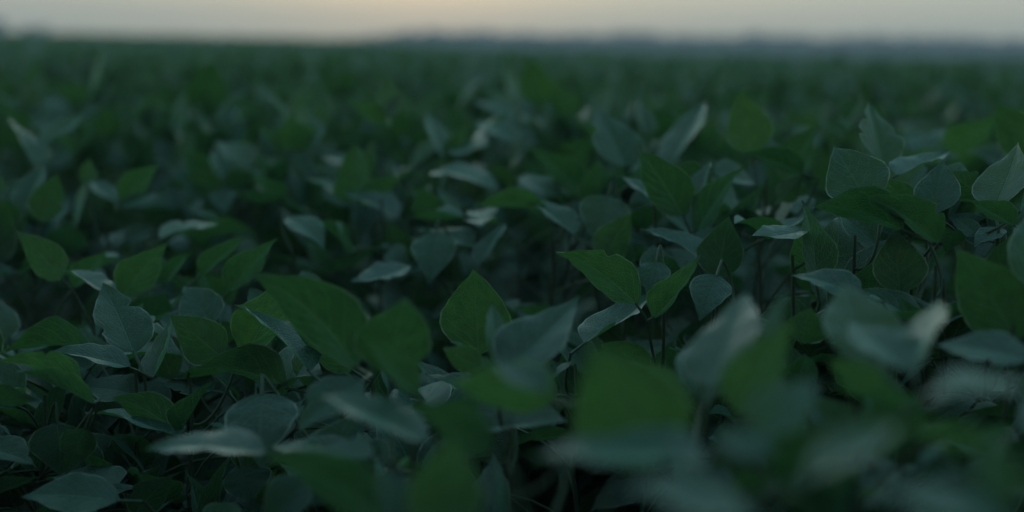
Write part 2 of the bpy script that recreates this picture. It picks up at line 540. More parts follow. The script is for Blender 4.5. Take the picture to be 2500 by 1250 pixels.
hero(1594, 778, 1712, 623, 62, 1.50, 'B', f=.35, c=-.3)
hero(1750, 672, 1708, 784, 100, 1.45, 'T', f=.2, c=.3, e=-.04)
hero(1602, 638, 1580, 722, 80, 1.58, 'T', f=.2, c=.3)
hero(1335, 512, 1160, 503, 48, 1.90, 'B', f=.25, c=.5)
hero(1402, 574, 1284, 481, 44, 1.86, 'T', f=.3, c=.2)
hero(1485, 478, 1450, 596, 120, 1.88, 'T', f=.2, c=.3, e=-.04)
hero(1470, 642, 1542, 518, 90, 1.76, 'B', f=.2, c=.3)
hero(1425, 472, 1284, 358, 72, 2.20, 'B', f=.2, c=.3)
hero(1362, 482, 1256, 432, 44, 2.20, 'T', f=.2, c=.3)
hero(1262, 352, 1158, 296, 40, 2.60, 'T', f=.2, c=.3)
hero(1380, 440, 1440, 360, 60, 2.25, 'B', f=.2, c=.3)
hero(1090, 400, 1035, 270, 60, 2.5, 'T', f=.3, c=.2)
hero(1110, 410, 1140, 300, 60, 2.5, 'B', f=.3, c=.2)
hero(2102, 722, 1932, 671, 62, 1.35, 'T', f=.2, c=.3)
hero(2525, 385, 2432, 248, 110, 1.92, 'B', f=.2, c=.3)
hero(1570, 330, 1560, 235, 46, 2.5, 'T', f=.3, c=.2)
# left, behind the focus
hero(152, 684, 41, 566, 86, 1.75, 'B', f=.25, c=.35)
hero(298, 724, 407, 596, 96, 1.75, 'B', f=.22, c=.3)
hero(262, 718, 136, 657, 30, 1.70, 'T', f=.3, c=.2)
hero(490, 674, 602, 578, 48, 1.82, 'B', f=.3, c=.2)
hero(558, 714, 677, 582, 74, 1.75, 'B', f=.25, c=.2)
hero(180, 704, 264, 610, 52, 1.80, 'B', f=.3, c=.2)
hero(522, 795, 450, 698, 110, 1.66, 'T', f=.2, c=.3)
hero(655, 775, 610, 702, 64, 1.72, 'T', f=.2, c=.3)
hero(772, 715, 735, 660, 54, 1.80, 'T', f=.2, c=.3)
hero(968, 534, 834, 469, 40, 2.20, 'T', f=.25, c=.3)
hero(1002, 648, 855, 687, 40, 1.88, 'T', f=.2, c=-.3)
hero(1065, 568, 1048, 694, 108, 1.92, 'T', f=.2, c=.3, e=-.05)
hero(1152, 604, 1010, 562, 34, 1.96, 'T', f=.25, c=.3)
hero(1174, 644, 1238, 542, 42, 1.92, 'T', f=.3, c=.2)
hero(708, 528, 794, 612, 64, 2.00, 'T', f=.2, c=.3)
hero(1058, 420, 1222, 466, 48, 2.30, 'T', f=.2, c=.4)
hero(82, 402, 14, 284, 46, 2.30, 'T', f=.35, c=.2)
hero(108, 362, 216, 278, 38, 2.35, 'T', f=.35, c=.2)
hero(60, 512, 112, 398, 62, 2.10, 'T', f=.3, c=.2)
hero(100, 544, 142, 422, 84, 2.04, 'B', f=.2, c=.3)
hero(282, 494, 212, 438, 40, 2.20, 'T', f=.2, c=.3)
hero(215, 452, 218, 384, 46, 2.24, 'B', f=.2, c=.2)
hero(298, 494, 392, 398, 62, 2.20, 'B', f=.25, c=.3)
hero(300, 510, 388, 476, 24, 2.18, 'T', f=.2, c=.3)
hero(884, 408, 778, 388, 26, 2.60, 'T', f=.2, c=.3)
hero(388, 582, 545, 548, 24, 2.00, 'T', f=.2, c=.3)
hero(545, 440, 520, 360, 50, 2.5, 'T', f=.3, c=.2)
hero(660, 380, 645, 310, 40, 2.7, 'T', f=.3, c=.2)
hero(770, 360, 690, 310, 40, 2.8, 'T', f=.3, c=.2)

# stems the picked-out leaves grow from: (pixel x, depth, phrase)
STEMS = [
    (60, 1.45, 'soybean plant at the bottom left edge with dark rounded leaves low down'),
    (330, 1.52, 'soybean plant with a notched blue-grey upright leaf, leftmost of the sharp plants'),
    (480, 1.47, 'soybean plant with insect-bitten dark leaves right of the notched upright leaf'),
    (640, 1.44, 'soybean plant with a broad blue-grey leaf hanging down in the front row'),
    (610, 1.58, 'soybean plant with a pointed green leaf behind the long arching leaf'),
    (880, 1.28, 'soybean plant with a long arching green leaf in the front row centre'),
    (1010, 1.08, 'low soybean plant with a blurred blue-grey leaf under the arching leaf'),
    (1165, 1.48, 'soybean plant with a broad upright green leaf against the dark gap'),
    (1260, 1.22, 'soybean plant with a pale pointed leaf beside the broad green leaf'),
    (1420, 1.50, 'soybean plant with a narrow pale folded leaf right of the pale pointed leaf'),
    (930, 0.92, 'blurred soybean plant at the bottom edge left of the pale flat leaf'),
    (1330, 0.90, 'blurred soybean plant with a bright green glowing leaf in the lower centre'),
    (1600, 0.82, 'very near blurred soybean plant with a big round dark green leaf'),
    (1760, 0.96, 'very near blurred soybean plant with a pale oblong upright leaf'),
    (1930, 0.72, 'nearest soybean plant at the bottom edge with a pale green smudge'),
    (2120, 1.03, 'blurred soybean plant with a round grey leaf behind the pale triangle leaf'),
    (2225, 0.96, 'blurred soybean plant with a bright pale triangular leaf on a tall stalk'),
    (2420, 0.64, 'very near blurred soybean plant in the bottom right corner'),
    (2470, 1.22, 'soybean plant with big dark teal leaves at the right edge'),
    (2100, 1.50, 'soybean plant with a broad veined blue-grey leaf in the second row'),
    (2215, 1.43, 'soybean plant with a hanging dark folded leaf below the broad veined leaf'),
    (2280, 1.52, 'soybean plant with a small sharp blue-grey leaf beside the broad veined leaf'),
    (2430, 1.52, 'soybean plant with a wavy blue-grey leaf at the right end of the second row'),
    (2160, 1.74, 'soybean plant with a tall blue-grey leaf rising behind the broad veined leaf'),
    (1975, 1.52, 'soybean plant with dark curled leaves left of the broad veined leaf'),
    (1860, 1.92, 'soybean plant with the tallest pointed green leaf in the second row'),
    (2500, 1.92, 'dark soybean plant cut by the right edge behind the second row'),
    (1690, 1.76, 'soybean plant with a pointed green leaf lit along its rim'),
    (1740, 1.62, 'soybean plant with dark green leaves above the small hanging leaf'),
    (1590, 1.54, 'soybean plant with a green leaf jutting left over the dark gap'),
    (1740, 1.47, 'soybean plant with a small teal leaf hanging point down'),
    (1500, 1.86, 'soybean plant with soft grey-blue leaves left of the rimmed green leaf'),
    (1560, 2.20, 'blurred soybean plant with a tall pale leaf behind the rimmed green leaf'),
    (1370, 1.92, 'soybean plant with a bright green leaf pointing left'),
    (1370, 2.24, 'blurred soybean plant above the bright green leaf pointing left'),
    (1170, 2.50, 'blurred soybean plant with a slanting pale leaf in the upper middle'),
    (1100, 1.95, 'blurred soybean plant with drooping blue-grey leaves left of the dark gap'),
    (930, 2.15, 'blurred soybean plant with one pale flat leaf in the middle of the field'),
    (740, 2.00, 'blurred soybean plant with a grey leaf sloping down behind the arching leaf'),
    (820, 2.70, 'blurred soybean plant with small pale leaves far in the middle'),
    (560, 1.80, 'soybean plant with two soft green leaves pointing up to the right'),
    (470, 1.68, 'soybean plant with a round blue-grey leaf behind the front row'),
    (240, 1.76, 'soybean plant with paired dark green leaves above the notched leaf'),
    (90, 1.80, 'soybean plant with a rimmed dark leaf near the left edge'),
    (90, 2.10, 'blurred soybean plant with blue-grey leaves by the left edge'),
    (70, 2.36, 'blurred soybean plant with two pale leaves forming a v near the left edge'),
    (270, 2.22, 'blurred soybean plant with a small bright green tip left of centre'),
    (600, 2.62, 'blurred soybean plant with pale spots of leaf in the upper left field'),
]

hero_polys = []      # (poly pts, depth) used to keep filling leaves out of the way


def solve_hero(args, kw):
    bx, by, tx, ty, wpx, d, side = args
    dm = d
    p0 = at(bx, by, d)
    La = math.hypot(tx - bx, ty - by) / F * d
    Wa = wpx / F * d
    up = 1 if ty < by else -1
    if 'e' in kw:
        e = kw['e']
    else:
        sgn = (1 if side == 'T' else -1) * up
        lean = 0.62 * La if side == 'T' else 0.16 * La
        e = sgn * max(lean, math.sqrt(max(0.0, (Wa / 0.78) ** 2 - La ** 2)))
        e = max(-0.075, min(0.075, e))
    p1 = at(tx, ty, d + e)
    a = p1 - p0
    L = a.length
    a.normalize()
    v = (CAM_P - (p0 + p1) / 2).normalized()
    n0 = (v - a * v.dot(a)).normalized()
    bb = a.cross(n0)
    Wr = max(Wa * 1.02, 0.66 * L)
    fold = kw.get('f', .2)
    c = min(1.0, Wa / (Wr * math.cos(fold * 0.6)))
    th = math.acos(c)
    c1 = n0 * math.cos(th) + bb * math.sin(th)
    c2 = n0 * math.cos(th) - bb * math.sin(th)
    n = c1 if (c1.z > c2.z) == (side == 'T' or 'u' in kw) else c2
    if side == 'B': n = -n
    return p0, p1, a, n, L, Wr


def poly_of(p0, a, n, L, W):
    y = n.cross(a)
    pts = []
    for u in (.02, .2, .4, .65, .85, 1.0):
        pts.append(p0 + a * (u * L) + y * (0.5 * W * float(np.interp(u, PU, PW))))
    for u in (.85, .65, .4, .2):
        pts.append(p0 + a * (u * L) - y * (0.5 * W * float(np.interp(u, PU, PW))))
    return pts


heroes = []
for i, (args, kw) in enumerate(H):
    p0, p1, a, n, L, W = solve_hero(args, kw)
    heroes.append(dict(p0=p0, a=a, n=n, L=L, W=W, kw=kw, i=i))
    pr = [project(q) for q in poly_of(p0, a, n, L, W)]
    hero_polys.append((np.array([(q[0], q[1]) for q in pr]), sum(q[2] for q in pr) / len(pr)))

POLY_MIN = np.array([p.min(0) for p, _ in hero_polys]); POLY_MAX = np.array([p.max(0) for p, _ in hero_polys])
POLY_D = np.array([d for _, d in hero_polys])


def inside(poly, x, y):
    px, py = poly[:, 0], poly[:, 1]
    qx, qy = np.roll(px, -1), np.roll(py, -1)
    cr = ((py > y) != (qy > y)) & (x < (qx - px) * (y - py) / (qy - py + 1e-12) + px)
    return (cr.sum() & 1) == 1


# dark openings between the rows, looked into below the top leaves
GAPS = [np.array(g, float) for g in (
    [(1120, 600), (1350, 560), (1370, 620), (1500, 735), (1415, 720), (1260, 760), (1180, 670)],
    [(1740, 690), (1830, 600), (2100, 590), (2110, 665), (1930, 675), (1900, 760), (1740, 780)],
    [(0, 690), (140, 690), (250, 720), (235, 800), (0, 805)],
    [(740, 650), (860, 695), (1090, 690), (1080, 770), (900, 720), (780, 700)],
    [(2235, 600), (2330, 630), (2335, 815), (2285, 760)],
    [(370, 1075), (520, 1120), (520, 1180), (380, 1150)],
    [(2000, 960), (2160, 985), (2120, 1050), (2000, 1080)],
    [(1230, 1155), (1510, 1165), (1520, 1250), (1230, 1250)],
    [(1440, 740), (1700, 760), (1680, 850), (1560, 820), (1430, 850)],
    [(2280, 880), (2480, 905), (2300, 960)])]


def in_gap(q, which=None):
    x, y, d = project(q)
    return any(inside(g, x, y) for k, g in enumerate(GAPS) if which is None or k in which)


def off_row(p):
    q = (p - ROW_P0).dot(ROW_N) / ROW_S
    return abs(q - round(q)) * ROW_S


def hides_hero(pts3, margin=0.0):
    for q in pts3:
        x, y, d = project(q)
        if d < 0.3 and -0.2 < d: return True
        if d < 1.15 and -80 < x < 1500 and y < 1330: return True
        m = (POLY_MIN[:, 0] < x) & (POLY_MAX[:, 0] > x) & (POLY_MIN[:, 1] < y) & (POLY_MAX[:, 1] > y) & (POLY_D > d - 0.02)
        for k in np.nonzero(m)[0]:
            if inside(hero_polys[k][0], x, y): return True
    return False


# ------------------------------------------------------------------ leaflet variants for the filling leaves (unit length)
VAR = []
for k in range(16):
    VAR.append(leaflet_mesh('leaflet', L=1.0, W=rnd.uniform(.62, .76), fold=rnd.uniform(.12, .65), arch=rnd.uniform(-.2, .9),
                            wave=rnd.uniform(.02, .05), twist=rnd.uniform(-.5, .5), asym=rnd.uniform(-.1, .1), seed=100 + k, nu=11, nv=6))


def random_leaf(rg, node, az, length, rise, size):
    """one trifoliate leaf: stalk path and three leaflets (base, axis, normal, length)"""
    dirh = Vector((math.cos(az), math.sin(az), 0))
    end = node + dirh * (length * math.cos(rise)) + Vector((0, 0, length * math.sin(rise)))
    ctrl = node + dirh * (length * .35) + Vector((0, 0, length * math.sin(rise) * .75 + .015))
    path = bez(node, ctrl, end, 6)
    out = []
    side = Vector((-dirh.y, dirh.x, 0))
    base_t = end + (path[-1] - path[-2]).normalized() * (0.025 * size / .085)
    pose = rg.random()
    for kind in (0, 1, -1):
        if kind == 0:
            h = (dirh + side * rg.uniform(-.3, .3)).normalized(); b = base_t
        else:
            h = (dirh * rg.uniform(-.1, .55) + side * kind).normalized(); b = end + h * 0.006
        if pose < .62: pitch = rg.gauss(.85, .30)       # leaflets held up
        elif pose < .88: pitch = rg.gauss(.25, .3)       # flat
        else: pitch = rg.gauss(-.5, .3)                 # hanging
        pitch = max(-1.2, min(1.4, pitch))
        a = h * math.cos(pitch) + Vector((0, 0, math.sin(pitch)))
        n = Vector((0, 0, 1)) * math.cos(pitch) - h * math.sin(pitch)
        roll = rg.gauss(0, .5)
        s = a.cross(n)
        n = n * math.cos(roll) + s * math.sin(roll)
        L = size * rg.uniform(.85, 1.15) * (1.08 if kind == 0 else .95)
        out.append((b, a, n, L))
    return path, end, out


LOW_V = [leaflet_arrays(L=1.0, W=.72, fold=.2, arch=.5, wave=.06, seed=300 + k, nu=5, nv=4) for k in range(4)]


def lower_mesh(rg, top_z, n, origin=None):
    """the shaded leaves inside and low on a plant, too dark and dense to tell apart"""
    V, Fc, U, T, off = [], [], [], [], 0
    tries = 0
    while n > 0 and tries < 200:
        tries += 1
        rad = .13 * math.sqrt(rg.random()); az = rg.uniform(0, 6.283)
        b = Vector((rad * math.cos(az), rad * math.sin(az), top_z * rg.uniform(.18, .70)))
        h = Vector((math.cos(az + rg.gauss(0, .8)), math.sin(az + rg.gauss(0, .8)), 0)).normalized()
        pitch = rg.gauss(-.55, .35)
        a = h * math.cos(pitch) + Vector((0, 0, math.sin(pitch)))
        nn = (Vector((0, 0, 1)) + h * .4 + Vector((rg.gauss(0, .35), rg.gauss(0, .35), 0))).normalized()
        L = rg.uniform(.08, .11)
        if origin is not None:
            q = origin + b + a * (L * .5)
            if off_row(q) > .19: continue
            if in_gap(q):           # low leaves hung facing the dim sky behind, posed to darken the openings
                a = (h * .25 + Vector((0, 0, -1))).normalized(); nn = (Vector((0, -1, .15)) + h * .3).normalized()
            if hides_hero([origin + w for w in poly_of(b, a, nn - a * nn.dot(a), L, L * .75)] + [q]): continue
        v, f, uv = LOW_V[rg.randrange(4)]
        m = np.array(frame(b, a, nn, L, L))
        V.append(v @ m[:3, :3].T + m[:3, 3]); Fc.append(f + off); U.append(uv); T.append(np.full(len(f), rg.random())); off += len(v)
        n -= 1
    if not V: return None
    return mesh_np('lower_foliage', np.concatenate(V), np.concatenate(Fc), M_LEAF, np.concatenate(U), np.concatenate(T))


def stalk_mesh(path, end, leaflets, r=0.0016, n=5):
    tubes = [(path, [r * 1.25] + [r] * (len(path) - 1))]
    for (b, a, nn, L) in leaflets:
        tubes.append(([end, (end + b) / 2 + (b - end).normalized() * .001, b + a * (0.03 * L)], [r * .95, r * 1.0, r * .8]))
    return tubes_mesh('leaf_stalk', tubes, M_STALK, n)


# ------------------------------------------------------------------ hero plants
GROUP_NEAR = 'soybean plants of the two nearest rows'


def stem_points(base, top, rg, lean):
    pts = []
    k = 9
    for i in range(k + 1):
        t = i / k
        p = base.lerp(top, t) + Vector((math.sin(t * 3 + lean) * .010, math.cos(t * 4 + lean) * .010, 0)) * min(1, t * 4)
        if 0 < i < k: p = p + Vector(((-1) ** i * .003, rg.uniform(-.003, .003), 0))
        pts.append(p)
    return pts


def stem_mesh(pts, r0=.0042, r1=.0018, n=7):
    k = len(pts) - 1
    return tubes_mesh('stem', [(pts, [r0 + (r1 - r0) * i / k for i in range(k + 1)])], M_STEM, n)


plants = []
for (px, d, phrase) in STEMS:
    w = at(px, 625, d)
    plants.append(dict(xy=Vector((w.x, w.y, 0)), phrase=phrase, leaves=[], d=d))
for h in heroes:
    best = min(plants, key=lambda p: (Vector((h['p0'].x, h['p0'].y, 0)) - p['xy']).length)
    best['leaves'].append(h)

def bites(rg):
    """small insect bites out of the margin of some leaves"""
    if rg.random() > .38: return ()
    return tuple((rg.choice((-1, 1)), rg.uniform(.2, .85), rg.uniform(.18, .5), rg.uniform(.018, .035)) for _ in range(rg.randint(1, 3)))


placed_xy = []
for pi, P in enumerate(plants):
    rg = random.Random(500 + pi)
    base = P['xy'].copy()
    root = link('soybean_plant', None)
    root.location = base
    tag(root, P['phrase'], 'plant', GROUP_NEAR)
    hs_ = P['leaves']
    top_z = max([h['p0'].z for h in hs_], default=.5) - .03
    top_z = max(.34, min(.74, top_z))
    top = Vector((rg.uniform(-.015, .015), rg.uniform(-.01, .015), top_z))
    sp = stem_points(Vector((0, 0, -.02)), top, rg, rg.uniform(0, 6))
    link('stem', stem_mesh(sp), root)

    def stem_at(z):
        z = max(.05, min(top_z, z))
        for q0, q1 in zip(sp[:-1], sp[1:]):
            if q0.z <= z <= q1.z: return q0.lerp(q1, (z - q0.z) / max(1e-6, q1.z - q0.z))
        return sp[-1].copy()

    # leaflets whose bases lie close together share one leaf stalk
    clusters = []
    for h in hs_:
        for c in clusters:
            if (c[0]['p0'] - h['p0']).length < .045 and len(c) < 3:
                c.append(h); break
        else:
            clusters.append([h])
    for c in clusters:
        bs = [h['p0'] - base for h in c]
        outw = [-h['a'] for h in c]
        j = sum(bs, Vector()) / len(bs) + sum(outw, Vector()).normalized() * (.022 if len(c) == 1 else .010)
        hor = Vector((j.x, j.y, 0)).length
        node = stem_at(j.z - .04 - .55 * hor)
        ctrl = node.lerp(j, .45) + (j + sum(outw, Vector()).normalized() * .03 - j) * .8 + Vector((0, 0, -.01))
        path = bez(node, ctrl, j, 7)
        lf = [(b, h['a'], h['n'], h['L']) for b, h in zip(bs, c)]
        st = link('leaf_stalk', stalk_mesh(path, j, lf, .0017, 6), root)
        for b, h in zip(bs, c):
            kw = h['kw']
            v, f, uv = leaflet_arrays(L=h['L'], W=h['W'], fold=min(.75, kw.get('f', .2) * 1.3), arch=kw.get('c', .3) * 1.25, wave=.034, twist=rg.uniform(-.3, .3),
                                      asym=rg.uniform(-.06, .06), seed=h['i'] + 7, nu=34, nv=12, notch=kw.get('notch') or bites(rg))
            me = mesh_np('leaflet', v, f, M_LEAF, uv)
            link('leaflet', me, st, frame(b, h['a'], h['n']))
    # further leaves of the same plant, lower down and behind
    nfill = 14
    for k in range(nfill):
        for attempt in range(12):
            z = top_z * rg.uniform(.30, .92)
            path, end, lfs = random_leaf(rg, stem_at(z), rg.uniform(0, 6.283), rg.uniform(.07, .17), rg.uniform(.15, .8), rg.uniform(.065, .09))
            good = []
            for (b, a, n, L) in lfs:
                pts3 = [base + q for q in poly_of(b, a, n, L, L * .7)] + [base + b + a * (L * .5)]
                if not hides_hero(pts3) and off_row(base + b + a * (L * .6)) < .30 and not any(in_gap(w) for w in pts3[::3]): good.append((b, a, n, L))
            if len(good) >= 2 and not hides_hero([base + q for q in path]):
                st = link('leaf_stalk', stalk_mesh(path, end, good), root)
                for (b, a, n, L) in good:
                    link('leaflet', rg.choice(VAR), st, frame(b, a, n, L, L))
                break
    lm = lower_mesh(rg, top_z, 26, base)
    if lm: link('lower_foliage', lm, root)['kind'] = 'stuff'
    placed_xy.append(base)

# ------------------------------------------------------------------ filling plants of the near rows, and the field behind
# templates for plants in the middle distance: each leaf with its three leaflets is one part
def leaf_mesh_joined(seed):
    rg = random.Random(seed)
    V, Fc, U, off = [], [], [], 0
    path, end, lfs = random_leaf(rg, Vector((0, 0, 0)), 0.0, rg.uniform(.10, .19), rg.uniform(.3, .9), rg.uniform(.078, .10))
    for (b, a, n, L) in lfs:
        v, f, uv = leaflet_arrays(L=L, W=L * rg.uniform(.64, .76), fold=rg.uniform(.1, .6), arch=rg.uniform(-.2, .7), wave=.05,
                                  twist=rg.uniform(-.4, .4), seed=seed * 3 + len(V), nu=8, nv=4)
        m = np.array(frame(b, a, n)); v = v @ m[:3, :3].T + m[:3, 3]
        V.append(v); Fc.append(f + off); U.append(uv); off += len(v)
    v, f = tube_arrays(path, [.0017] * len(path), 4)
    V.append(v); Fc.append(f + off); U.append(np.full((len(v), 2), .5))
    return mesh_np('leaf', np.concatenate(V), np.concatenate(Fc), M_LEAF, np.concatenate(U))


LEAFM = [leaf_mesh_joined(900 + k) for k in range(14)]
STEMM = []
for k in range(4):
    rg = random.Random(40 + k)
    STEMM.append(stem_mesh(stem_points(Vector((0, 0, -.02)), Vector((0, 0, .56)), rg, k * 1.7), n=5))

def template_plant(seed, nleaf, size=1.0):
    rg = random.Random(seed)
    parts = [('stem', STEMM[seed % 4], Matrix.Identity(4))]
    az = rg.uniform(0, 6)
    for k in range(nleaf):
        t = (k + .5) / nleaf
        z = .20 + .36 * t ** .8
        az += 2.4 + rg.uniform(-.4, .4)
        s = rg.uniform(.85, 1.12) * size
        m = Matrix.Translation((0, 0, z + .05 * (1 - size))) @ Matrix.Rotation(az, 4, 'Z') @ Matrix.Rotation(rg.uniform(-.25, .15) - .25 * t, 4, 'Y') @ Matrix.Scale(s, 4)
        parts.append(('leaf', rg.choice(LEAFM), m))
    return parts


LOWM = [lower_mesh(random.Random(70 + k), .62, 34) for k in range(6)]
TEMPL = [template_plant(60 + k, 12) for k in range(8)]
TEMPL_FAR = [template_plant(160 + k, 15, .78) for k in range(8)]
NEAR_LIMIT, FIELD_LIMIT = 2.35, 7.3
cands = []
for row in range(-9, 16):
    o = ROW_P0 + ROW_N * (ROW_S * (row))
    s = -6.0
    while s < 14:
        s += rnd.uniform(.070, .120) if (o + ROW_D * s).y < 2.35 else rnd.uniform(.11, .17)
        p = o + ROW_D * s + ROW_N * rnd.gauss(0, .035)
        d = p.y
        if d < .55 or d > FIELD_LIMIT: continue
        half = d * .36
        if abs(p.x) > half + .38: continue
        cands.append((p, row))
cands.sort(key=lambda c: c[0].y)
n_near = n_mid = 0
for p, row in cands:
    d = p.y
    rg = random.Random(int(p.x * 7919) ^ int(p.y * 104729))
    if min((p - q).length for q in placed_xy) < .055: continue
    if d < .85 and abs(p.x) < d * .36 + .12: continue
    if d < NEAR_LIMIT:
        root = link('soybean_plant', None)
        root.location = (p.x, p.y, 0)
        hgt = rg.uniform(.50, .60)
        if row == 0: hgt = rg.uniform(.38, .46) if p.x < 0 else rg.uniform(.45, .52)
        if row == 1 and p.x > .05: hgt = rg.uniform(.60, .68)
        sp = stem_points(Vector((0, 0, -.02)), Vector((rg.uniform(-.02, .02), rg.uniform(-.02, .02), hgt)), rg, rg.uniform(0, 6))
        link('stem', stem_mesh(sp, n=5), root)
        cnt = 0
        az = rg.uniform(0, 6)
        for k in range(16):
            for attempt in range(6):
                t = rg.uniform(.35, 1.0)
                az += 2.4
                i0 = t * (len(sp) - 1); i1 = min(int(i0), len(sp) - 2)
                node = sp[i1].lerp(sp[i1 + 1], i0 - i1)
                path, end, lfs = random_leaf(rg, node, az, rg.uniform(.08, .18), rg.uniform(.2, 1.0), rg.uniform(.068, .092))
                good = []
                for (b, a, n, L) in lfs:
                    pts3 = [p + q for q in poly_of(b, a, n, L, L * .7)] + [p + b + a * (L * .5)]
                    if not hides_hero(pts3) and off_row(p + b + a * (L * .6)) < .30 and not any(in_gap(w) for w in pts3[::3]): good.append((b, a, n, L))
                if len(good) >= 2 and not hides_hero([p + q for q in path]):
                    st = link('leaf_stalk', stalk_mesh(path, end, good, n=4), root)
                    for (b, a, n, L) in good:
                        link('leaflet', rg.choice(VAR), st, frame(b, a, n, L, L))
                    cnt += 1
                    break
        lm = lower_mesh(rg, hgt + .05, 30, p)
        if lm: link('lower_foliage', lm, root)['kind'] = 'stuff'
        x, y, dd = project(Vector((p.x, p.y, hgt + .08)))
        placed_xy.append(p.copy())
        n_near += 1
        colm = ('at the far left', 'on the left', 'left of centre', 'right of centre', 'on the right', 'at the far right')[max(0, min(5, int(x / 417)))]
        if x < 0 or x > 2500: where = 'soybean plant just beyond the %s edge of the picture in the near rows' % ('left' if x < 0 else 'right')
        elif d < 1.3: where = 'low soybean plant filling the front row ' + colm
        elif d < 1.8: where = 'soybean plant half hidden in the dark between the front rows ' + colm
        else: where = 'softly blurred soybean plant among the second row leaves %s, %s' % (colm, 'nearer one' if d < 2.1 else 'farther one')
        tag(root, where, 'plant', GROUP_NEAR)
    else:
        parts = (TEMPL if d < 3.8 else TEMPL_FAR)[rg.randrange(8)]
        root = link('soybean_plant', None)
        sc = rg.uniform(.90, 1.10)
        root.location = (p.x, p.y, 0); root.rotation_euler = (rg.gauss(0, .06), rg.gauss(0, .06), rg.uniform(0, 6.283)); root.scale = (sc,) * 3
        for nm, me, m in parts:
            if nm == 'leaf' and d < 3.6:
                w = root.matrix_basis @ (m @ Vector((.18, 0, .1)))
                if in_gap(w, (0, 3)): continue
            link(nm, me, root, m)
        link('lower_foliage', LOWM[rg.randrange(6)], root)['kind'] = 'stuff'
        n_mid += 1
        x, y, dd = project(Vector((p.x, p.y, .62)))
        colm = ('at the far left', 'on the left', 'left of centre', 'right of centre', 'on the right', 'at the far right')[max(0, min(5, int(x / 417)))]
        if d < 3.4: tag(root, 'blurred soybean plant in the rows right behind the sharp leaves, ' + colm, 'plant', 'blurred soybean plants behind the second row')
        elif d < 5.2: tag(root, 'strongly blurred soybean plant in the middle of the field, ' + colm, 'plant', 'strongly blurred soybean plants mid field')
        else: tag(root, 'soybean plant lost in the blur of the upper field', 'plant', 'soybean plants in the far blur')
print('PLANTS', len(plants), n_near, n_mid, len(bpy.data.objects))

# ------------------------------------------------------------------ the crop beyond: uncountable leaves, then a leafy sheet
def far_leaves():
    rs = np.random.RandomState(5)
    V, Fc, T, UV = [], [], [], []
    off = 0
    bands = [(-1.6, .5, 700, 1.0), (7.1, 14, 640, .82), (14, 26, 280, 1.15), (26, 48, 90, 2.0), (48, 90, 26, 3.2)]
    tv, tf, tuv = leaflet_arrays(L=1.0, W=.72, fold=.2, arch=.5, wave=.06, seed=3, nu=4, nv=2)
    for (y0, y1, dens, sc) in bands:
        if y0 < 0:      # the crop beside and behind the standpoint, kept clear of the lens
            n = int(dens * 2.6 * 3.2)
            y = rs.uniform(-1.6, 1.0, n); x = rs.uniform(-1.6, 1.6, n)
            ok = (np.abs(x) > .30 + np.maximum(0, y) * .62) | (y < -.35)
            x, y = x[ok], y[ok]; n = len(x)
        else:
            A = (y1 - y0) * ((y0 + y1) * .40 + 2.0)
            n = int(A * dens)
            y = np.sqrt(rs.uniform(y0 ** 2, y1 ** 2, n)); x = rs.uniform(-1, 1, n) * (y * .40 + 1.0)
        # rows: leaves sit high over a row and lower between
        q = ((x - ROW_P0.x) * ROW_N.x + (y - ROW_P0.y) * ROW_N.y) / ROW_S
        ridge = np.abs(q - np.round(q)) * 2
        z = .70 - .16 * ridge ** 2 + rs.normal(0, .05, n) - rs.exponential(.05 if y0 > 0 else .14, n) + terrain(x, y)
        az = rs.uniform(0, 6.283, n); pitch = np.clip(rs.normal(.40, .45, n), -1.1, 1.3); roll = rs.normal(0, .5, n)
        L = rs.uniform(.075, .105, n) * sc
        h = np.stack([np.cos(az), np.sin(az), np.zeros(n)], -1); zz = np.array([0, 0, 1.0])
        a = h * np.cos(pitch)[:, None] + zz * np.sin(pitch)[:, None]
        nn = zz * np.cos(pitch)[:, None] - h * np.sin(pitch)[:, None]
        s = np.cross(nn, a)
        n2 = nn * np.cos(roll)[:, None] + s * np.sin(roll)[:, None]
        s = np.cross(n2, a)
        P = np.stack([x, y, z], -1)
        v = P[:, None, :] + L[:, None, None] * (tv[None, :, 0:1] * a[:, None, :] + tv[None, :, 1:2] * s[:, None, :] + tv[None, :, 2:3] * n2[:, None, :])
        k = len(tv)
        f = tf[None] + (np.arange(n) * k)[:, None, None] + off
        V.append(v.reshape(-1, 3)); Fc.append(f.reshape(-1, 4)); off += n * k
        T.append(np.repeat(rs.rand(n), len(tf))); UV.append(np.tile(tuv, (n, 1)))
    me = mesh_np('soybean_foliage', np.concatenate(V), np.concatenate(Fc), M_LEAF, np.concatenate(UV), np.concatenate(T))
    o = link('soybean_foliage', me)
    tag(o, 'mass of soybean leaves fading into blur towards the horizon', 'crop', kind='stuff')
    print('FAR FACES', len(me.polygons))


far_leaves()


def far_sheet():
    rs = np.random.RandomState(9)
    ys = np.concatenate([np.arange(8, 60, .35), np.geomspace(60.3, 250, 120)])
    rat = np.linspace(-.75, .75, 320)
    Y = np.repeat(ys[:, None], len(rat), 1); X = rat[None, :] * (Y + 6)
    q = ((X - ROW_P0.x) * ROW_N.x + (Y - ROW_P0.y) * ROW_N.y) / ROW_S
    ridge = np.abs(q - np.round(q)) * 2
    near = np.clip((Y - 14) / 60, 0, 1)
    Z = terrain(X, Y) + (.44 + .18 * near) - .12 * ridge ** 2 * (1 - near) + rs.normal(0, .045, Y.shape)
    v = np.stack([X, Y, Z], -1).reshape(-1, 3)
    ny, nx = Y.shape
    i = (np.arange(ny - 1)[:, None] * nx + np.arange(nx - 1)[None, :]).ravel()
    f = np.stack([i, i + 1, i + nx + 1, i + nx], -1)
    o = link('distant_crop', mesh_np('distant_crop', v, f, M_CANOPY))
    tag(o, 'even green crop canopy running up to the horizon', 'crop', kind='stuff')


far_sheet()

